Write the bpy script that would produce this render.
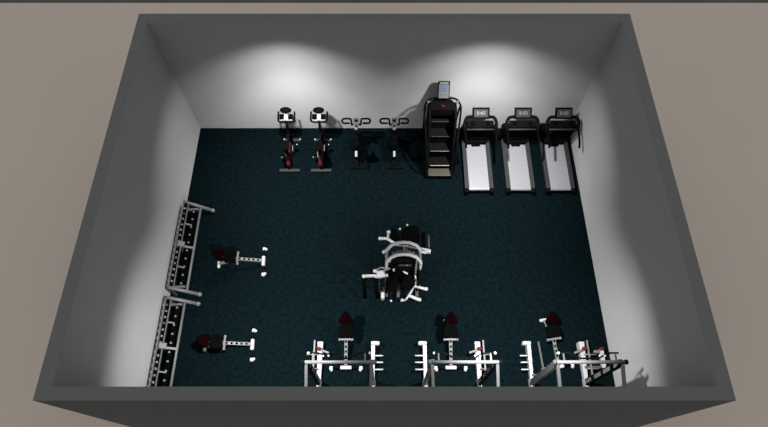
import bpy, bmesh, math, random
from mathutils import Vector, Matrix
random.seed(4)
PI = math.pi
R = math.radians
for o in list(bpy.data.objects): bpy.data.objects.remove(o)
S = bpy.context.scene
C = S.collection

# ------------------------------------------------------------ camera
cd = bpy.data.cameras.new('camera'); cam = bpy.data.objects.new('camera', cd); C.objects.link(cam)
cd.sensor_width = 36; cd.lens = 555/768*36; cd.clip_end = 500
cd.shift_x = -.0005
cam.location = (0.0, 0, 13.0)
cam.rotation_euler = (R(90-63.08), 0, 0)
S.camera = cam

# ------------------------------------------------------------ world, lights, exposure
S.view_settings.view_transform = 'Standard'; S.view_settings.look = 'None'
S.view_settings.gamma = 1; S.view_settings.exposure = 0
w = bpy.data.worlds.new('world'); S.world = w; w.use_nodes = True
nt = w.node_tree; bg = nt.nodes['Background']; bg.inputs[1].default_value = 1.0
# overcast sky: brightest overhead, darker towards the horizon
tc = nt.nodes.new('ShaderNodeTexCoord'); sx = nt.nodes.new('ShaderNodeSeparateXYZ'); cr = nt.nodes.new('ShaderNodeValToRGB')
cr.color_ramp.elements[0].position = 0.1; cr.color_ramp.elements[0].color = (.03, .03, .03, 1)
cr.color_ramp.elements[1].position = 1.0; cr.color_ramp.elements[1].color = (.52, .525, .53, 1)
nt.links.new(tc.outputs['Generated'], sx.inputs[0]); nt.links.new(sx.outputs['Z'], cr.inputs[0]); nt.links.new(cr.outputs[0], bg.inputs[0])
def spot(x, y, z, e, ang=110, blend=.8, rad=.10, tgt=None):
    l = bpy.data.lights.new('ceiling_spot', 'SPOT'); o = bpy.data.objects.new('ceiling_spot', l); C.objects.link(o)
    o.location = (x, y, z); l.energy = e; l.spot_size = R(ang); l.spot_blend = blend; l.shadow_soft_size = rad
    if tgt: o.rotation_euler = (Vector(tgt)-Vector((x, y, z))).to_track_quat('-Z', 'Y').to_euler()
    return o
# each ceiling spot: a wide beam with a stronger core straight down
for lx, ly, wide, core in ((-2.35, 7.75, 730, 1500), (2.5, 7.75, 730, 1500), (-2.45, 2.9, 1450, 1100), (2.45, 2.9, 1450, 1100)):
    spot(lx, ly, 4.4, wide, 118, .8)
    spot(lx, ly, 4.4, core, 84, 1)

# ------------------------------------------------------------ materials
def mat(name, col, rough=.5, metal=0., spec=.5, noise=None, bump=None, emit=None):
    m = bpy.data.materials.new(name); m.use_nodes = True
    nt = m.node_tree; b = nt.nodes['Principled BSDF']
    b.inputs['Base Color'].default_value = (*col, 1); b.inputs['Roughness'].default_value = rough
    b.inputs['Metallic'].default_value = metal; b.inputs['Specular IOR Level'].default_value = spec
    if noise:
        sc, amt = noise
        tc = nt.nodes.new('ShaderNodeTexCoord'); n = nt.nodes.new('ShaderNodeTexNoise')
        n.inputs['Scale'].default_value = sc; n.inputs['Detail'].default_value = 4
        r = nt.nodes.new('ShaderNodeValToRGB')
        r.color_ramp.elements[0].position = .35; r.color_ramp.elements[1].position = .65
        r.color_ramp.elements[0].color = (*[c*(1-amt) for c in col], 1)
        r.color_ramp.elements[1].color = (*[min(1, c*(1+amt)) for c in col], 1)
        nt.links.new(tc.outputs['Object'], n.inputs['Vector']); nt.links.new(n.outputs['Fac'], r.inputs[0])
        nt.links.new(r.outputs[0], b.inputs['Base Color'])
        if bump:
            bp = nt.nodes.new('ShaderNodeBump'); bp.inputs['Strength'].default_value = bump; bp.inputs['Distance'].default_value = .01
            nt.links.new(n.outputs['Fac'], bp.inputs['Height']); nt.links.new(bp.outputs[0], b.inputs['Normal'])
    if emit:
        b.inputs['Emission Color'].default_value = (*emit[0], 1); b.inputs['Emission Strength'].default_value = emit[1]
    return m
M = dict(
    wall=mat('white_plaster', (.385, .385, .385), .9, spec=.1, noise=(3, .015)),
    cap=mat('grey_render', (.21, .21, .21), .95, spec=.05, noise=(5, .03)),
    ground=mat('beige_ground', (.82, .715, .615), 1, spec=0, noise=(.2, .012)),
    kerb=mat('dark_kerb', (.15, .15, .14), 1, spec=0, noise=(.8, .1)),
    floor=mat('teal_carpet', (.00115, .0038, .0048), .9, spec=.02, noise=(11, .3), bump=.3),
    white=mat('white_steel', (.31, .31, .31), .45, spec=.3, noise=(9, .03)),
    silver=mat('silver_steel', (.115, .115, .115), .5, .1, spec=.25, noise=(9, .05)),
    grey=mat('grey_steel', (.05, .05, .05), .5, .1, spec=.25, noise=(9, .06)),
    chrome=mat('chrome', (.75, .75, .75), .2, 1., noise=(9, .03)),
    dark=mat('dark_frame', (.0030, .0030, .0032), .7, spec=.012, noise=(12, .2)),
    black=mat('black_rubber', (.002, .002, .002), .8, spec=0, noise=(30, .2)),
    pad=mat('black_vinyl', (.0016, .0015, .0015), .8, spec=0, noise=(20, .2)),
    burg=mat('burgundy_vinyl', (.0030, .0006, .0010), .8, spec=0, noise=(20, .2)),
    red=mat('red_paint', (.05, .006, .009), .6, spec=.1, noise=(9, .1)),
    jred=mat('red_plastic', (.09, .005, .006), .6, spec=.1, noise=(9, .1)),
    belt=mat('pale_belt', (.175, .175, .186), .35, spec=.5, noise=(14, .03)),
    rail=mat('treadmill_side', (.024, .023, .024), .6, spec=.08, noise=(14, .1)),
    plate=mat('step_plate', (.024, .022, .014), .45, .3, noise=(18, .15)),
    step=mat('step_rubber', (.0040, .0037, .0034), .7, spec=.01, noise=(25, .25)),
    gold=mat('step_edge', (.20, .175, .12), .4, noise=(9, .05)),
    bezel=mat('console_bezel', (.06, .064, .064), .4, noise=(9, .05)),
    screen=mat('blue_screen', (.03, .04, .07), .2, noise=(40, .3), emit=((.25, .32, .55), .35)),
    screen2=mat('grey_screen', (.02, .02, .024), .2, noise=(40, .3), emit=((.45, .45, .55), .03)),
    glyph=mat('screen_glyph', (.08, .08, .09), .4, noise=(60, .3), emit=((.7, .7, .8), .12)),
)

# ------------------------------------------------------------ mesh helpers
def V(*a): return Vector(a)
class MB:
    def __init__(s): s.bm = bmesh.new()
    def box(s, c, d, rot=(0, 0, 0), bev=.0):
        t = bmesh.new(); bmesh.ops.create_cube(t, size=1)
        for v in t.verts: v.co = Vector((v.co.x*d[0], v.co.y*d[1], v.co.z*d[2]))
        if bev: bmesh.ops.bevel(t, geom=list(t.edges), offset=min(bev, min(d)*.45), segments=2, affect='EDGES', profile=.5)
        m = Matrix.Translation(c) @ (Matrix.Rotation(rot[2], 4, 'Z') @ Matrix.Rotation(rot[1], 4, 'Y') @ Matrix.Rotation(rot[0], 4, 'X'))
        t.transform(m); s._add(t); return s
    def _add(s, t):
        me = bpy.data.meshes.new('t'); t.to_mesh(me); t.free(); s.bm.from_mesh(me); bpy.data.meshes.remove(me)
    def tube(s, pts, r, n=10, closed=False, caps=True, flat=1.):
        P = [Vector(p) for p in pts]; N = len(P)
        rs = r if isinstance(r, (list, tuple)) else [r]*N
        rings = []; up = None
        for i, p in enumerate(P):
            a = P[i-1] if (i or closed) else p; b = P[(i+1) % N] if (i < N-1 or closed) else p
            d = (b-a).normalized()
            if up is None:
                up = Vector((0, 0, 1)) if abs(d.z) < .9 else Vector((0, 1, 0))
            up = (up-d*up.dot(d)).normalized() if (up-d*up.dot(d)).length > 1e-5 else d.orthogonal().normalized()
            sd = d.cross(up)
            rings.append([s.bm.verts.new(p+(sd*math.cos(2*PI*k/n)+up*math.sin(2*PI*k/n)*flat)*rs[i]) for k in range(n)])
        for i in range(N if closed else N-1):
            A, B = rings[i], rings[(i+1) % N]
            for k in range(n):
                f = s.bm.faces.new((A[k], A[(k+1) % n], B[(k+1) % n], B[k])); f.smooth = True
        if caps and not closed:
            s.bm.faces.new(rings[0][::-1]); s.bm.faces.new(rings[-1])
        return s
    def cyl(s, a, b, r, n=16): return s.tube([a, b], r, n)
    def bar(s, a, b, w, h, up=(0, 0, 1), w2=None, h2=None):
        a, b = Vector(a), Vector(b); d = (b-a).normalized(); u = Vector(up); u = (u-d*u.dot(d)).normalized(); sd = d.cross(u)
        w2 = w if w2 is None else w2; h2 = h if h2 is None else h2
        q = []
        for p, W, H in ((a, w, h), (b, w2, h2)):
            q.append([s.bm.verts.new(p+sd*x*W/2+u*y*H/2) for x, y in ((-1, -1), (1, -1), (1, 1), (-1, 1))])
        A, B = q
        for k in range(4): s.bm.faces.new((A[k], A[(k+1) % 4], B[(k+1) % 4], B[k]))
        s.bm.faces.new(A[::-1]); s.bm.faces.new(B); return s
    def ball(s, c, d, seg=14):
        t = bmesh.new(); bmesh.ops.create_uvsphere(t, u_segments=seg, v_segments=seg//2+2, radius=1)
        for v in t.verts: v.co = Vector((v.co.x*d[0]+c[0], v.co.y*d[1]+c[1], v.co.z*d[2]+c[2]))
        for f in t.faces: f.smooth = True
        s._add(t); return s
    def prism(s, poly, h, mtx=None, bev=.0):
        """poly in local xy, extruded 0..h in z, then transformed"""
        t = bmesh.new(); vs = [t.verts.new((x, y, 0)) for x, y in poly]
        f = t.faces.new(vs); r = bmesh.ops.extrude_face_region(t, geom=[f])
        for v in [g for g in r['geom'] if isinstance(g, bmesh.types.BMVert)]: v.co.z += h
        if bev: bmesh.ops.bevel(t, geom=list(t.edges), offset=bev, segments=2, affect='EDGES', profile=.5)
        if mtx is not None: t.transform(mtx)
        s._add(t); return s
    def build(s, name, m, parent=None):
        bmesh.ops.recalc_face_normals(s.bm, faces=list(s.bm.faces))
        me = bpy.data.meshes.new(name); s.bm.to_mesh(me); s.bm.free()
        me.materials.append(M[m]); o = bpy.data.objects.new(name, me); C.objects.link(o)
        if parent: o.parent = parent
        return o
def thing(name, label, cat, loc, rz=0, group=None):
    o = bpy.data.objects.new(name, None); C.objects.link(o); o.empty_display_size = .2
    o.location = loc; o.rotation_euler = (0, 0, rz); o['label'] = label; o['category'] = cat
    if group: o['group'] = group
    return o
def dup(root, loc, rz, label):
    def rec(o, par):
        c = o.copy(); C.objects.link(c)
        if par: c.parent = par
        for ch in list(o.children): rec(ch, c)
        return c
    r = rec(root, None); r.location = loc; r.rotation_euler = (0, 0, rz); r['label'] = label
    return r
def arcpts(c, r0, r1, a0, a1, n, f):
    return [f(c[0]+r0*math.cos(a0+(a1-a0)*i/n), c[1]+r1*math.sin(a0+(a1-a0)*i/n)) for i in range(n+1)]
def smooth(pts, n=5):
    P = [Vector(p) for p in pts]; out = []
    for i in range(len(P)-1):
        p0 = P[max(i-1, 0)]; p1 = P[i]; p2 = P[i+1]; p3 = P[min(i+2, len(P)-1)]
        for k in range(n):
            t = k/n
            out.append(.5*((2*p1)+(p2-p0)*t+(2*p0-5*p1+4*p2-p3)*t*t+(3*p1-p0-3*p2+p3)*t**3))
    return out+[P[-1]]

# ------------------------------------------------------------ the setting
def struct(name, mb, m):
    o = mb.build(name, m); o['kind'] = 'structure'; return o
H = 3.98; XI = 5.24; XO = 5.475; YB = 9.33; YBO = 9.58; YF = 1.525; YFO = 1.315
struct('ground', MB().box((0, 4.17, -.15), (60, 20.36, .2)), 'ground')
struct('trim_1', MB().box((0, 16.35, -.13), (60, 4.0, .2)), 'kerb')
struct('floor', MB().box((0, (YB+YF)/2, -.025), (2*XI, YB-YF, .05)), 'floor')
def wall(name, x0, x1, y0, y1, inner):
    # inner liner in white plaster, outer shell in grey render
    o = struct(name, MB().box(((x0+x1)/2, (y0+y1)/2, H/2-.025), (x1-x0, y1-y0, H+.05)), 'cap')
    o.data.materials.append(M['wall'])
    for p in o.data.polygons:
        if p.normal.dot(Vector(inner)) > .9: p.material_index = 1
    return o
wall('wall_left', -XO, -XI, YFO, YBO, (1, 0, 0))
wall('wall_right', XI, XO, YFO, YBO, (-1, 0, 0))
wall('wall_back', -XI, XI, YB, YBO, (0, -1, 0))
wall('wall_front', -XI, XI, YFO, YF, (0, 1, 0))

# ------------------------------------------------------------ treadmills (user end at -y)
def make_treadmill(label):
    t = thing('treadmill', label, 'treadmill', (0, 0, 0), 0, 'treadmills in the back right corner')
    # deck 1.95 long; origin under the centre of the deck
    MB().box((0, -.02, .115), (.60, 1.60, .05), bev=.01).build('deck', 'dark', t)
    b = MB()
    # belt as a closed loop wrapped round two rollers
    prof = [( -.79-.045*math.cos(a), .135+.045*math.sin(a)) for a in [R(-90+180*i/8) for i in range(9)]]
    prof += [(.56+.045*math.cos(a), .15+.045*math.sin(a)) for a in [R(90-180*i/8) for i in range(9)]]
    L = [[b.bm.verts.new((x, y, z)) for y, z in prof] for x in (-.265, .265)]
    for i in range(len(prof)):
        j = (i+1) % len(prof); b.bm.faces.new((L[0][i], L[0][j], L[1][j], L[1][i]))
    b.bm.faces.new(L[0]); b.bm.faces.new(L[1][::-1])
    b.build('running_belt', 'belt', t)
    for s in (-1, 1):
        r = MB(); r.bar((s*.325, -.79, .155), (s*.325, .75, .175), .105, .07)
        r.build('side_rail', 'rail', t)
        e = MB(); e.box((s*.335, -.835, .10), (.125, .13, .15), bev=.035); e.cyl((s*.335, -.84, 0.0), (s*.335, -.84, .05), .045)
        e.build('end_cap', 'dark', t)
        st = MB(); st.box((s*.285, -.35+s*.18, .187), (.02, .55, .006), bev=.002); st.build('side_stripe', 'rail', t)
    m = MB()
    m.prism([(-.33, .50), (-.30, .44), (.30, .44), (.33, .50), (.36, .98), (.30, 1.08), (-.30, 1.08), (-.36, .98)], .24, Matrix.Translation((0, .17, .06)), .03)
    m.build('motor_hood', 'dark', t)
    MB().box((0, .58, .20), (.24, .12, .03), bev=.01).build('belt_guard', 'black', t)
    for s in (-1, 1):
        fr = MB(); fr.tube(smooth([(s*.40, .88, .02), (s*.41, .78, .45), (s*.41, .66, .85), (s*.39, .60, 1.04)], 5), [.05]*16, 10)
        fr.build('upright', 'dark', t)
    # console : a hooded arch with a tray bar below it
    c = MB()
    c.tube(smooth([(-.40, .48, .98), (-.42, .62, 1.08), (-.38, .73, 1.16), (-.27, .78, 1.19), (.27, .78, 1.19), (.38, .73, 1.16), (.42, .62, 1.08), (.40, .48, .98)], 5), .042, 10)
    c.tube([(-.38, .58, 1.03), (.38, .58, 1.03)], .035, 10)
    c.build('console_arch', 'dark', t)
    c = MB(); c.box((0, .65, 1.08), (.70, .16, .06), (R(25), 0, 0), .02); c.build('console_tray', 'dark', t)
    MB().tube([(-.36, .51, 1.01), (.36, .51, 1.01)], .024, 10).build('front_grip', 'rail', t)
    for s in (-1, 1):
        h = MB(); h.tube(smooth([(s*.40, .58, 1.03), (s*.405, .42, 1.02), (s*.40, .15, .96), (s*.39, .0, .90)], 5), .028, 10)
        h.build('handrail', 'black', t)
        MB().cyl((s*.2, .64, 1.105), (s*.2, .64, 1.13), .06, 18).build('cup_holder', 'black', t)
    sc = MB(); rx = R(38)
    sc.box((0, .84, 1.27), (.45, .30, .05), (rx, 0, 0), .015)
    scr = sc.build('console_display', 'dark', t)
    s2 = MB(); s2.box((0, .84-.026*math.sin(rx), 1.27+.026*math.cos(rx)), (.36, .20, .006), (rx, 0, 0)); s2.build('screen', 'screen2', scr)
    s3 = MB()
    for i, (gx, gw) in enumerate(((-.08, .05), (-.02, .03), (.03, .05), (.09, .035))):
        for gy in ((.03, -.02) if i != 1 else (.0,)):
            s3.box((gx, .84-.031*math.sin(rx)+gy*math.cos(rx), 1.27+.031*math.cos(rx)+gy*math.sin(rx)), (gw, .03, .004), (rx, 0, 0))
    s3.build('screen_readout', 'glyph', scr)
    return t
T = make_treadmill('treadmill beside the stair climber, leftmost of the three pale-belted treadmills')
T.location = (2.52, 8.05, 0)
dup(T, (3.62, 8.05, 0), 0, 'middle treadmill of three, with a treadmill on either side of it')
dup(T, (4.68, 8.05, 0), 0, 'treadmill standing against the right wall in the back corner')

# ------------------------------------------------------------ stair climber
t = thing('stair_climber', 'tall black stair climber with arched rails and lit console against back wall', 'stair climber', (1.48, 7.68, 0))
for s in (-1, 1):
    p = MB()
    mt = Matrix.Translation((s*.33-.03, 0, 0)) @ Matrix(((0, 0, 1, 0), (1, 0, 0, 0), (0, 1, 0, 0), (0, 0, 0, 1)))
    p.prism([(.0, .02), (-.02, .14), (.10, .28), (.55, 1.12), (.80, 1.60), (1.02, 1.72), (1.30, 1.62), (1.36, .6), (1.36, .02)], .06, mt, .012)
    p.build('side_panel', 'dark', t)
    r = MB()
    r.tube(smooth([(s*.38, .10, .10), (s*.39, .18, .60), (s*.40, .40, 1.05), (s*.43, .72, 1.30), (s*.46, .97, 1.55), (s*.45, 1.12, 1.70), (s*.36, 1.22, 1.80), (s*.22, 1.26, 1.83), (s*.08, 1.27, 1.82)], 5), .026, 10)
    r.tube(smooth([(s*.43, 1.10, 1.66), (s*.43, 1.2, 1.1), (s*.41, 1.25, .3), (s*.40, 1.26, .02)], 5), .026, 10)
    r.build('handrail', 'dark', t)
    MB().ball((s*.375, 1.20, 1.76), (.035, .05, .05)).build('rail_sensor', 'silver', t)
MB().box((0, .12, .07), (.66, .30, .12), bev=.03).build('base', 'dark', t)
MB().box((0, .10, .145), (.60, .24, .025), bev=.008).build('entry_plate', 'plate', t)
zz = .30; yy = .22
for i in range(4):
    y = yy+i*.26; z = zz+i*.30
    st = MB(); st.box((0, y+.14, z-.02), (.58, .29, .04), bev=.006); st.box((0, y+.27, z+.12), (.56, .02, .26))
    so = st.build('step', 'step', t)
    MB().box((0, y-.008, z), (.52, .02, .018), bev=.004).build('step_edge', 'gold' if i == 0 else ('bezel' if i == 1 else 'rail'), so)
sh = MB()
sh.prism([(-.33, 1.0), (.33, 1.0), (.35, 1.16), (.22, 1.34), (-.22, 1.34), (-.35, 1.16)], .30, Matrix.Translation((0, 0, 1.42)), .04)
sh.build('shroud', 'dark', t)
MB().box((0, 1.08, 1.74), (.07, .04, .05), bev=.01).build('stop_button', 'jred', t)
MB().bar((0, 1.25, 1.70), (0, 1.37, 2.05), .14, .08).build('console_mast', 'dark', t)
rx = R(48)
cn = MB().box((0, 1.33, 2.06), (.30, .44, .07), (rx, 0, 0), .03).build('console', 'dark', t)
def onface(c, rx, off, u, v):  # point on a tilted face: u along x, v up the slope, off above it
    return (c[0]+u, c[1]-off*math.sin(rx)+v*math.cos(rx), c[2]+off*math.cos(rx)+v*math.sin(rx))
MB().box(onface((0, 1.33, 2.06), rx, .036, 0, -.03), (.25, .34, .01), (rx, 0, 0), .003).build('console_panel', 'bezel', cn)
MB().box(onface((0, 1.33, 2.06), rx, .044, 0, .02), (.15, .13, .008), (rx, 0, 0), .002).build('screen', 'screen', cn)
MB().box(onface((0, 1.33, 2.06), rx, .038, 0, .175), (.22, .05, .01), (rx, 0, 0), .003).build('console_header', 'silver', cn)
for i in range(3):
    MB().box(onface((0, 1.33, 2.06), rx, .045, -.06+.06*i, -.11), (.03, .03, .008), (rx, 0, 0), .002).build('key', 'grey', cn)

# ------------------------------------------------------------ red upright bikes
def make_red_bike(label):
    t = thing('exercise_bike', label, 'exercise bike', (0, 0, 0), 0, 'red exercise bikes by the back wall')
    # origin under the rear foot bar; rider faces +y
    for y, nm in ((.03, 'rear_stabilizer'), (1.02, 'front_stabilizer')):
        f = MB(); f.box((0, y, .05), (.56 if y < .5 else .48, .09, .055), bev=.015)
        for s in (-1, 1): f.cyl((s*.22, y, 0), (s*.22, y, .03), .03)
        fo = f.build(nm, 'rail', t)
        if y > .5:
            for s in (-1, 1): MB().ball((s*.22, y, .095), (.025, .025, .02)).build('level_knob', 'white', fo)
    b = MB(); b.bar((0, .05, .08), (0, 1.0, .09), .07, .06); b.bar((0, .30, .12), (0, .24, .80), .06, .10, (0, 1, 0)); b.bar((0, .78, .10), (0, .86, .95), .06, .10, (0, 1, 0))
    b.bar((0, .30, .55), (0, .84, .68), .05, .07)
    b.build('frame', 'dark', t)
    gd = MB(); gd.prism([(.06, .14), (.04, .30), (.16, .46), (.42, .54), (.66, .50), (.74, .30), (.66, .14), (.40, .10)], .09,
        Matrix.Translation((-.045, 0, 0)) @ Matrix(((0, 0, 1, 0), (1, 0, 0, 0), (0, 1, 0, 0), (0, 0, 0, 1))), .015)
    gd.build('drive_cover', 'red', t)
    fw = MB(); fw.cyl((-.03, .84, .30), (.03, .84, .30), .20, 28); fw.build('flywheel', 'dark', t)
    for s in (-1, 1):
        cr = MB(); cr.bar((s*.09, .48, .32), (s*.09, .48+s*.13, .32+s*.10), .02, .035); ck = cr.build('crank_arm', 'silver', t)
        MB().box((s*.15, .48+s*.14, .32+s*.10), (.10, .10, .03), bev=.008).build('pedal', 'dark', ck)
        MB().ball((s*.21, .48+s*.14, .33+s*.10), (.018, .018, .018)).build('pedal_tip', 'white', ck)
    MB().cyl((0, .24, .7), (0, .22, .93), .022).build('seat_post', 'chrome', t)
    sd = MB(); sd.prism([(-.09, 0), (-.10, .07), (-.07, .14), (-.035, .20), (-.025, .29), (.025, .29), (.035, .20), (.07, .14), (.10, .07), (.09, 0), (.05, -.02), (-.05, -.02)], .06, Matrix.Translation((0, .10, .93)), .02)
    sd.build('saddle', 'black', t)
    MB().cyl((0, .86, .9), (.0, .90, 1.10), .025).build('handlebar_post', 'dark', t)
    hb = MB()
    hb.tube(smooth([(-.21, 1.16, 1.17), (-.215, 1.00, 1.13), (-.20, .90, 1.11), (-.12, .87, 1.10), (0, .87, 1.10), (.12, .87, 1.10), (.20, .90, 1.11), (.215, 1.00, 1.13), (.21, 1.16, 1.17)], 5), .024, 10)
    hb.build('handlebar', 'dark', t)
    MB().box((0, .99, 1.14), (.34, .17, .03), (R(12), 0, 0), .01).build('tray', 'white', t)
    for s in (-1, 1):
        MB().box((s*.115, .99, 1.17), (.125, .15, .035), (R(12), 0, 0), .012).build('elbow_pad', 'black', t)
    cc = (0, 1.12, 1.28); rx = R(40)
    cn = MB()
    poly = [(.15*math.cos(2*PI*i/20), .085*math.sin(2*PI*i/20)) for i in range(20)]
    cn.prism(poly, .04, Matrix.Translation(cc) @ Matrix.Rotation(rx, 4, 'X'), .008)
    co = cn.build('console', 'black', t)
    MB().box(onface(cc, rx, .042, 0, .005), (.14, .06, .006), (rx, 0, 0), .002).build('screen', 'dark', co)
    MB().bar((0, .97, 1.13), (0, 1.12, 1.27), .04, .03).build('console_bracket', 'white', t)
    return t
B = make_red_bike('red exercise bike nearest the left wall, first of the row by the back wall')
B.location = (-2.58, 7.86, 0)
dup(B, (-1.72, 7.86, 0), 0, 'red exercise bike next to the black bikes, second in the row')

# ------------------------------------------------------------ black bikes
def make_black_bike(label):
    t = thing('exercise_bike', label, 'exercise bike', (0, 0, 0), 0, 'black exercise bikes by the back wall')
    for y, nm in ((.03, 'rear_stabilizer'), (.92, 'front_stabilizer')):
        f = MB(); f.box((0, y, .04), (.44, .09, .05), bev=.015)
        for s in (-1, 1): f.cyl((s*.18, y, 0), (s*.18, y, .03), .03)
        f.build(nm, 'dark', t)
    b = MB(); b.bar((0, .03, .07), (0, .92, .07), .07, .06); b.bar((0, .36, .1), (0, .20, .78), .06, .10, (0, 1, 0)); b.bar((0, .60, .10), (0, .74, .90), .06, .10, (0, 1, 0)); b.bar((0, .27, .5), (0, .68, .6), .05, .07)
    b.build('frame', 'dark', t)
    gd = MB(); gd.prism([(.22, .14), (.16, .30), (.24, .48), (.46, .58), (.78, .54), (.90, .34), (.82, .14), (.50, .10)], .11,
        Matrix.Translation((-.055, 0, 0)) @ Matrix(((0, 0, 1, 0), (1, 0, 0, 0), (0, 1, 0, 0), (0, 0, 0, 1))), .02)
    gd.build('drive_cover', 'dark', t)
    MB().cyl((-.075, .70, .34), (.075, .70, .34), .18, 28).build('flywheel', 'black', t)
    for s in (-1, 1):
        ck = MB().bar((s*.10, .46, .32), (s*.10, .46-s*.12, .32+s*.11), .02, .035).build('crank_arm', 'dark', t)
        MB().box((s*.16, .46-s*.13, .32+s*.11), (.10, .10, .03), bev=.008).build('pedal', 'black', ck)
    MB().cyl((0, .20, .7), (0, .18, .90), .022).build('seat_post', 'grey', t)
    sd = MB(); sd.prism([(-.11, 0), (-.12, .07), (-.08, .14), (-.035, .20), (-.022, .27), (.022, .27), (.035, .20), (.08, .14), (.12, .07), (.11, 0), (.05, -.02), (-.05, -.02)], .06, Matrix.Translation((0, .12, .90)), .02)
    sd.build('saddle', 'black', t)
    MB().box((0, .02, .72), (.06, .15, .02), (R(40), 0, 0), .004).build('rear_reflector', 'white', t)
    MB().bar((0, .22, .66), (0, .03, .70), .035, .02).build('reflector_bracket', 'dark', t)
    MB().cyl((0, .74, .88), (0, .76, 1.08), .025).build('handlebar_post', 'dark', t)
    hb = MB()
    for s in (-1, 1):
        hb.tube(smooth([(s*.05, .74, 1.06), (s*.12, .72, 1.05), (s*.13, .80, 1.12), (s*.16, .83, 1.15), (s*.32, .83, 1.15), (s*.37, .79, 1.13), (s*.35, .74, 1.11), (s*.30, .725, 1.10), (s*.17, .73, 1.10)], 5), .026, 10)
    hb.build('handlebar', 'dark', t)
    cc = (0, .76, 1.13); rx = R(30)
    co = MB().box(cc, (.15, .20, .04), (rx, 0, 0), .012).build('console', 'grey', t)
    MB().box(onface(cc, rx, .022, 0, .02), (.09, .07, .006), (rx, 0, 0), .002).build('screen', 'dark', co)
    MB().ball((0, .60, 1.04), (.05, .05, .03)).build('resistance_knob', 'silver', t)
    return t
B = make_black_bike('black exercise bike with looped handlebars, just right of the red bikes')
B.location = (-.74, 7.97, 0)
dup(B, (.26, 7.97, 0), 0, 'black exercise bike with looped handlebars, just left of the stair climber')

# ------------------------------------------------------------ adjustable benches (foot bar at origin, pads towards +y)
def make_bench(label, spread=.34):
    t = thing('weight_bench', label, 'weight bench', (0, 0, 0), 0, 'adjustable benches around the gym floor')
    MB().cyl((-spread, 0, .07), (spread, 0, .07), .022, 12).build('foot_bar', 'dark', t)
    for s in (-1, 1):
        e = MB(); e.box((s*(spread+.0), 0, .05), (.09, .085, .09), bev=.025); e.ball((s*(spread-.01), -.045, .07), (.038, .038, .038)); e.build('foot_cap', 'white', t)
    MB().box((0, 0, .10), (.26, .085, .09), bev=.025).build('foot_sleeve', 'white', t)
    sp = MB(); sp.bar((0, .03, .13), (0, .62, .33), .07, .05); sp.build('spine', 'silver', t)
    for i in range(5):
        y = .12+i*.105; MB().box((0, y, .13+(y-.03)/.59*.20+.028), (.045, .05, .012), (R(18.7), 0, 0)).build('adjuster_slot', 'dark', t)
    MB().bar((0, .55, .30), (0, 1.10, .06), .06, .05).build('rear_leg', 'silver', t)
    rf = MB(); rf.box((0, 1.12, .04), (.22, .07, .07), bev=.025); rf.build('rear_foot', 'white', t)
    br = MB(); br.bar((-.15, .58, .36), (.15, .58, .36), .04, .04); br.bar((0, .60, .30), (0, .66, .44), .06, .05, (0, 1, 0)); br.cyl((-.17, .58, .36), (-.12, .58, .36), .03); br.cyl((.12, .58, .36), (.17, .58, .36), .03)
    br.build('pivot_bracket', 'silver', t)
    a = R(4)
    st = MB(); st.prism([(-.15, 0), (-.17, .10), (-.16, .24), (-.09, .30), (.09, .30), (.16, .24), (.17, .10), (.15, 0)], .07, Matrix.Translation((0, .60, .44)) @ Matrix.Rotation(a, 4, 'X'), .02)
    st.build('seat', 'pad', t)
    MB().bar((0, .84, .42), (0, 1.00, .56), .05, .04, (0, 1, 0)).build('backrest_support', 'silver', t)
    MB().tube([(-.13, .915, .525), (.13, .915, .525)], .014, 8).build('backrest_hinge', 'silver', t)
    bk = MB(); bk.prism([(-.15, 0), (-.165, .08), (-.11, .19), (-.045, .30), (.045, .30), (.11, .19), (.165, .08), (.15, 0)], .07, Matrix.Translation((0, .93, .52)) @ Matrix.Rotation(R(52), 4, 'X'), .02)
    bk.build('backrest', 'burg', t)
    return t
BN = make_bench('bench under the left rack, its backrest pointing at the black bikes')
BN['label'] = 'adjustable bench inside the leftmost power rack of the front row'
BN.location = (-.88, 2.60, 0)
dup(BN, (1.52, 2.60, 0), 0, 'adjustable bench inside the middle power rack of the front row')
dup(BN, (3.98, 2.62, 0), R(9), 'adjustable bench turned slightly left inside the power rack by the right wall')
dup(BN, (-3.02, 5.22, 0), R(93), 'upper of two adjustable benches near the left wall racks, farther from the front wall')
dup(BN, (-3.07, 3.13, 0), R(92), 'lower of two adjustable benches near the left wall racks, closer to the front wall')

# ------------------------------------------------------------ multi gym in the middle
t = thing('multi_gym', 'black and white multi-station gym standing in the middle of the floor', 'multi gym', (.42, 4.85, 0))
for y, nm in ((-.06, 'arched_frame'), (-.34, 'arched_frame')):
    a = MB()
    pts = [(-.37, y-.06, 1.50), (-.37, y-.04, 1.62), (-.37, y-.02, 1.70)]
    pts += [(-.37+.09*(1-math.cos(R(b)))*1, y-.02+.03*math.sin(R(b)), 1.75+.17*math.sin(R(b))) for b in (0, 30, 60)]
    pts += [(-.27, y+.05, 1.94), (-.14, y+.09, 1.98), (0, y+.10, 1.99), (.14, y+.09, 1.98), (.27, y+.05, 1.94)]
    pts += [(.37-.09*(1-math.cos(R(b))), y-.02+.03*math.sin(R(b)), 1.75+.17*math.sin(R(b))) for b in (60, 30, 0)]
    pts += [(.37, y-.02, 1.70), (.37, y-.04, 1.62), (.37, y-.06, 1.50)]
    a.tube(pts, [.028, .030, .034]+[.038]*11+[.034, .030, .028], 10, flat=1.)
    a.build(nm, 'white', t)
    for s in (-1, 1): MB().tube([(s*.37, y-.06, .03), (s*.37, y-.06, 1.51)], .026, 10).build('frame_post', 'dark', t)
for s in (-1, 1):
    MB().bar((s*.37, -.35, 1.74), (s*.37, -.02, 1.74), .045, .045).build('top_rail', 'silver', t)
    MB().bar((s*.37, -.55, .05), (s*.37, .55, .05), .07, .07).build('base_rail', 'grey', t)
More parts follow.
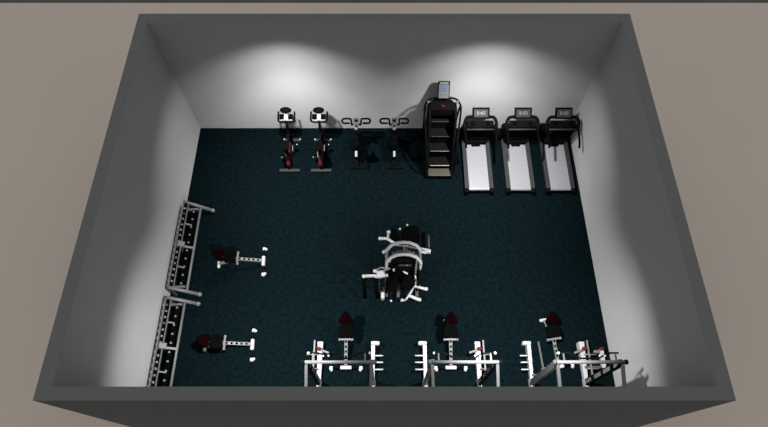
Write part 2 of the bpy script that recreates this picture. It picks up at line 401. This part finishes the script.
k = MB().box((0, -.02, .85), (.56, .10, 1.5), bev=.02); k.build('weight_shroud', 'dark', t)
k = MB().box((0, -.20, .85), (.56, .10, 1.5), bev=.02); k.build('weight_shroud', 'dark', t)
ws = MB()
for i in range(12): ws.box((0, -.075, .14+i*.06), (.30, .12, .05), bev=.006)
ws.build('weight_stack', 'black', t)
pb = MB(); pb.cyl((-.26, -.075, 1.66), (.26, -.075, 1.66), .04); pb.box((0, -.075, 1.74), (.30, .07, .03), bev=.01); pb.build('pulley_bar', 'grey', t)
MB().cyl((-.12, -.33, 1.58), (.18, -.33, 1.58), .025).build('cable_bar', 'plate', t)
# north station
n = MB(); n.prism([(-.04, 0), (-.08, .25), (.02, .42), (.30, .46), (.36, .40), (.38, .05), (.25, 0)], .08, Matrix.Translation((.05, .55, .72)) @ Matrix.Rotation(R(18), 4, 'X'), .02); n.build('back_pad', 'pad', t)
n = MB(); n.prism([(-.10, 0), (-.14, .18), (-.06, .38), (.02, .34), (.08, .12), (.06, 0)], .08, Matrix.Translation((-.10, .52, .85)) @ Matrix.Rotation(R(25), 4, 'X') @ Matrix.Rotation(R(12), 4, 'Z'), .02); n.build('seat_pad', 'pad', t)
MB().bar((.10, .50, .03), (.10, .55, .72), .07, .07, (0, 1, 0)).build('seat_post', 'grey', t)
MB().bar((.10, .10, .06), (.10, .78, .06), .08, .07).build('base_rail', 'grey', t)
for x, y, z in ((-.05, .82, 1.02), (.13, .98, .90)):
    MB().ball((x, y, z), (.028, .028, .028)).build('adjuster_knob', 'white', t)
MB().bar((-.05, .60, .85), (-.05, .82, 1.0), .03, .03).build('adjuster_arm', 'dark', t)
MB().bar((.13, .75, .8), (.13, .98, .88), .03, .03).build('adjuster_arm', 'dark', t)
def arm(pts, r, cap, m='white', capm='white', nm='press_arm'):
    o = MB().tube(smooth(pts, 4), r, 10).build(nm, m, t)
    if cap: MB().ball(cap, (.05, .045, .045)).build('grip_end', capm, o)
arm([(-.08, .40, 1.0), (-.25, .50, 1.0), (-.36, .58, .98), (-.50, .60, .95)], .035, (-.52, .60, .95))
arm([(-.20, .46, 1.0), (-.30, .40, .90), (-.42, .30, .86)], .03, (-.43, .29, .86))
arm([(-.34, .56, 1.0), (-.33, .66, 1.02), (-.32, .72, 1.03)], .03, (-.32, .73, 1.03))
arm([(-.10, .38, 1.02), (.10, .36, 1.05), (.30, .28, 1.1), (.42, .26, 1.1)], .022, None, 'silver')
MB().box((.52, .22, 1.1), (.28, .10, .12), (0, 0, R(-10)), .03).build('pivot_housing', 'white', t)
arm([(.36, .12, 1.3), (.44, .10, 1.3), (.50, .11, 1.28)], .03, (.51, .11, 1.28))
MB().cyl((.62, .30, 1.1), (.62, .62, 1.1), .022).build('roller_arm', 'grey', t)
MB().cyl((.50, .34, 1.0), (.50, .72, 1.0), .05).build('roller_pad', 'pad', t)
seen = set(t.children)
# west station: bar with two hanging rollers
MB().bar((-.90, -.22, 1.30), (-.34, -.20, 1.30), .05, .06).build('lever_arm', 'white', t)
MB().box((-.50, -.18, 1.32), (.18, .16, .12), (0, 0, R(12)), .03).build('lever_hub', 'white', t)
arm([(-.62, -.10, 1.34), (-.50, -.04, 1.36), (-.40, -.05, 1.36)], .022, (-.63, -.11, 1.34), 'silver')
for x in (-.88, -.60):
    MB().ball((x, -.22, 1.30), (.045, .045, .05)).build('lever_joint', 'white', t)
    MB().tube([(x, -.26, 1.24), (x+.01, -.52, .72)], .048, 14).build('roller_pad', 'pad', t)
MB().bar((-.60, -.20, .05), (-.34, -.20, .05), .07, .07).build('base_rail', 'grey', t)
MB().bar((-.56, -.20, .05), (-.56, -.20, 1.28), .05, .05, (0, 1, 0)).build('lever_post', 'grey', t)
for o in set(t.children)-seen: o.location = (0, -.24, -.06) if 'base' not in o.name and 'post' not in o.name else (0, -.24, 0)
seen = set(t.children)
# south station
for s, nm in ((-1, 'seat_pad'), (1, 'back_pad')):
    q = MB(); q.prism([(-.10, 0), (-.17, .12), (-.16, .32), (-.05, .42), (.10, .36), (.15, .18), (.08, .02)], .08,
        Matrix.Translation((-.17 if s < 0 else .17, -.82, .52 if s < 0 else .60)) @ Matrix.Rotation(R(10 if s < 0 else 22), 4, 'X') @ Matrix.Rotation(R(0 if s < 0 else -14), 4, 'Z'), .025)
    q.build(nm, 'pad' if s < 0 else 'pad', t)
MB().bar((-.02, -.65, .05), (-.02, -.60, .52), .07, .07, (0, 1, 0)).build('seat_post', 'grey', t)
MB().bar((-.02, -.30, .05), (-.02, -.80, .05), .08, .07).build('base_rail', 'grey', t)
arm([(-.30, -.34, 1.2), (-.20, -.34, 1.24), (-.14, -.42, 1.2), (-.15, -.52, 1.1)], .026, None)
arm([(-.36, -.45, .95), (-.28, -.43, .98), (-.22, -.42, .98)], .026, None)
arm([(.05, -.42, 1.0), (.10, -.50, .98), (.18, -.53, .95)], .022, None)
arm([(.36, -.48, .70), (.36, -.60, .62), (.30, -.74, .45), (.16, -.90, .22), (.04, -.90, .10)], .028, None)
arm([(.33, -.66, .50), (.45, -.66, .40), (.62, -.68, .32)], .035, (.64, -.68, .32))
arm([(.22, -.84, .32), (.32, -.86, .25), (.46, -.90, .18)], .04, (.48, -.90, .18))
MB().box((-.40, -.80, .14), (.09, .16, .2), bev=.03).build('foot_block', 'white', t)
MB().bar((-.38, -.55, .05), (-.39, -.80, .06), .06, .06).build('base_rail', 'grey', t)
for x, y in ((-.20, -.98), (.06, -.95)):
    MB().ball((x, y, .34), (.028, .028, .028)).build('adjuster_knob', 'white', t)
    MB().bar((x, y, .34), (x, y+.2, .45), .025, .025).build('adjuster_arm', 'dark', t)

for o in set(t.children)-seen:
    o.location = (-.06, .24, 0)

# ------------------------------------------------------------ power racks along the front wall
def make_rack(label, side, loc, rz=0):
    """side=+1: dark upright with red hook on the right; -1 mirrored"""
    t = thing('power_rack', label, 'power rack', loc, rz, 'power racks along the front wall')
    W = .61; k = side
    yb = 0.0
    # rear uprights
    for s in (-1, 1):
        dk = (s == k)
        u = MB().bar((s*W, yb, 0), (s*W, yb, 2.20), .07, .13, (0, 1, 0)).build('upright', 'dark' if dk else 'grey', t)
        if dk:
            for z in (.35, .95, 1.50, 2.0):
                MB().box((s*(W)-s*.037, yb, z), (.006, .08, .38 if z < 1.9 else .22), bev=.002).build('upright_panel', 'silver', u)
        MB().box((s*W, yb, .02), (.12, .18, .04), bev=.01).build('base_plate', 'grey', t)
        MB().bar((s*(W+.015), yb, 2.22), (s*(W+.0), yb-.62, 2.08), .055, .07).build('top_beam', 'grey', t)
        MB().bar((s*W, yb-.60, 0), (s*W, yb-.60, 2.06), .06, .06, (0, 1, 0)).build('front_upright', 'grey', t)
    MB().tube([(-W-.07, yb, 2.26), (W+.07, yb, 2.26)], .034, 12).build('crossbar', 'silver', t)
    for s in (-1, 1): MB().ball((s*(W+.07), yb, 2.26), (.045, .05, .05)).build('crossbar_cap', 'dark' if s == k else 'grey', t)
    MB().bar((-W, yb-.60, .05), (W, yb-.60, .05), .06, .06).build('front_foot_beam', 'grey', t)
    # low white side beams reaching into the room
    for s in (-1, 1):
        wide = .12 if s == k else .085
        MB().bar((s*W, .90, .13), (s*W, -.58, .06), wide, .20, (0, 0, 1), .06, .07).build('side_beam', 'white', t)
    # end block on the plate-storage side, three pegs
    s = -k
    MB().box((s*(W+.05), .86, .19), (.20, .09, .16), bev=.03).build('beam_end_block', 'white', t)
    for y in (.58, .43, .27):
        MB().cyl((s*(W+.03), y, .20), (s*(W+.23), y, .20), .017, 10).build('storage_peg', 'white', t)
    # hook side: red hook, guide rod, short pegs
    s = k
    MB().box((s*W+s*.02, .72, .30), (.10, .07, .10), bev=.02).build('hook', 'jred', t)
    MB().box((s*W-s*.12, .66, .26), (.20, .05, .06), (0, 0, R(18*s)), .015).build('hook_arm', 'silver', t)
    MB().bar((s*(W+.13), .93, .22), (s*(W+.13), .10, .22), .035, .035).build('guide_rod', 'silver', t)
    for y in (.60, .28):
        MB().cyl((s*(W+.02), y, .23), (s*(W+.30), y, .23), .015, 10).build('guide_peg', 'silver', t)
    # dark multi-grip pull-up bar with bright tips just ahead of the crossbar
    p = MB()
    p.tube(smooth([(-.58, .17, 2.26), (-.40, .17, 2.26), (-.26, .12, 2.24), (-.16, .08, 2.22), (0, .08, 2.22), (.16, .08, 2.22), (.26, .12, 2.24), (.40, .17, 2.26), (.58, .17, 2.26)], 5), .018, 8)
    po = p.build('pull_up_bar', 'dark', t)
    for s in (-1, 1):
        MB().ball((s*.59, .17, 2.26), (.028, .028, .028)).build('bar_tip', 'white', po)
        MB().bar((s*.50, .17, 2.26), (s*.50, 0, 2.26), .03, .03).build('bar_bracket', 'grey', po)
        MB().ball((k*.25+s*.05, .12, 2.25), (.022, .022, .022)).build('bar_tip', 'white', po)
    return t
make_rack('power rack left of the others, storage pegs pointing right towards the middle rack', -1, (-.87, 2.27, 0))
make_rack('middle power rack of the front row, storage pegs pointing left, between two racks', 1, (1.54, 2.27, 0))
t = make_rack('power rack nearest the right wall, its shadow falling on that wall', 1, (3.94, 2.27, 0))
MB().bar((-.38, .90, .2), (-.34, .15, .2), .04, .04).build('guide_rod', 'grey', t)
MB().bar((-.61, .15, .2), (-.32, .15, .2), .03, .03).build('guide_bracket', 'grey', t)
o = MB().bar((1.04, .72, .20), (1.03, .30, .20), .09, .08).build('guide_post', 'white', t)
MB().box((1.03, .72, .28), (.10, .07, .08), bev=.02).build('hook', 'jred', o)
MB().bar((.61, .32, .2), (1.03, .32, .2), .05, .05).build('guide_bracket', 'grey', t)
MB().box((.92, .66, .24), (.14, .07, .07), bev=.02).build('hook_arm', 'silver', t)

# ------------------------------------------------------------ long racks along the left wall
def make_wall_rack(label, y0, y1):
    t = thing('dumbbell_rack', label, 'dumbbell rack', (-5.2, (y0+y1)/2, 0), 0, 'empty dumbbell racks along the left wall')
    h = (y1-y0)/2
    for s in (-1, 1):
        y = s*h
        lg = MB().tube([(.11, y, .58), (.70, y, .075)], [.038, .046], 12).build('sloping_leg', 'silver', t)
        MB().ball((.70, y, .07), (.065, .055, .062)).build('foot_cap', 'silver', lg)
        MB().bar((.12, y, 0), (.12, y, .57), .05, .06, (0, 1, 0)).build('rear_post', 'grey', t)
        MB().bar((.13, y-s*.10, .30), (.42, y-s*.10, .34), .05, .05).build('side_brace', 'silver', t)
    MB().tube([(.46, -h+.02, .29), (.46, h-.02, .29)], .030, 12).build('front_rail', 'silver', t)
    MB().bar((.105, -h, .57), (.105, h, .57), .03, .035).build('back_rail', 'silver', t)
    MB().bar((.215, -h, .52), (.215, h, .52), .022, .03).build('shelf_rail', 'silver', t)
    n = 15
    for i in range(n):
        y = -h+.10+(2*h-.2)*i/(n-1)
        MB().box((.158, y, .54), (.075, .095, .05), (0, R(18), 0), .012).build('upper_cradle', 'black', t)
    MB().bar((.32, -h+.05, .33), (.32, h-.05, .33), .10, .02).build('lower_shelf', 'black', t)
    for i in range(10):
        y = -h+.18+(2*h-.36)*i/9
        MB().box((.32, y, .355), (.05, .045, .03), (0, R(18), 0), .01).build('lower_cradle', 'silver', t)
    MB().box((.20, 0, .50), (.18, .14, .10), (0, R(25), 0), .02).build('centre_bracket', 'silver', t)
    MB().bar((.18, -.02, .42), (.46, -.02, .29), .05, .05).build('centre_brace', 'silver', t)
    for s in (-1, 1):
        MB().bar((.12, s*h*.5, .53), (.33, s*h*.5, .37), .035, .03).build('shelf_brace', 'silver', t)
    MB().bar((.12, 0, 0), (.12, 0, .54), .05, .06, (0, 1, 0)).build('rear_post', 'grey', t)
    return t
make_wall_rack('long empty silver dumbbell rack on the left wall, the one farther from the front wall', 4.36, 6.65)
make_wall_rack('long empty silver dumbbell rack on the left wall, running down to the front wall', 1.88, 4.12)
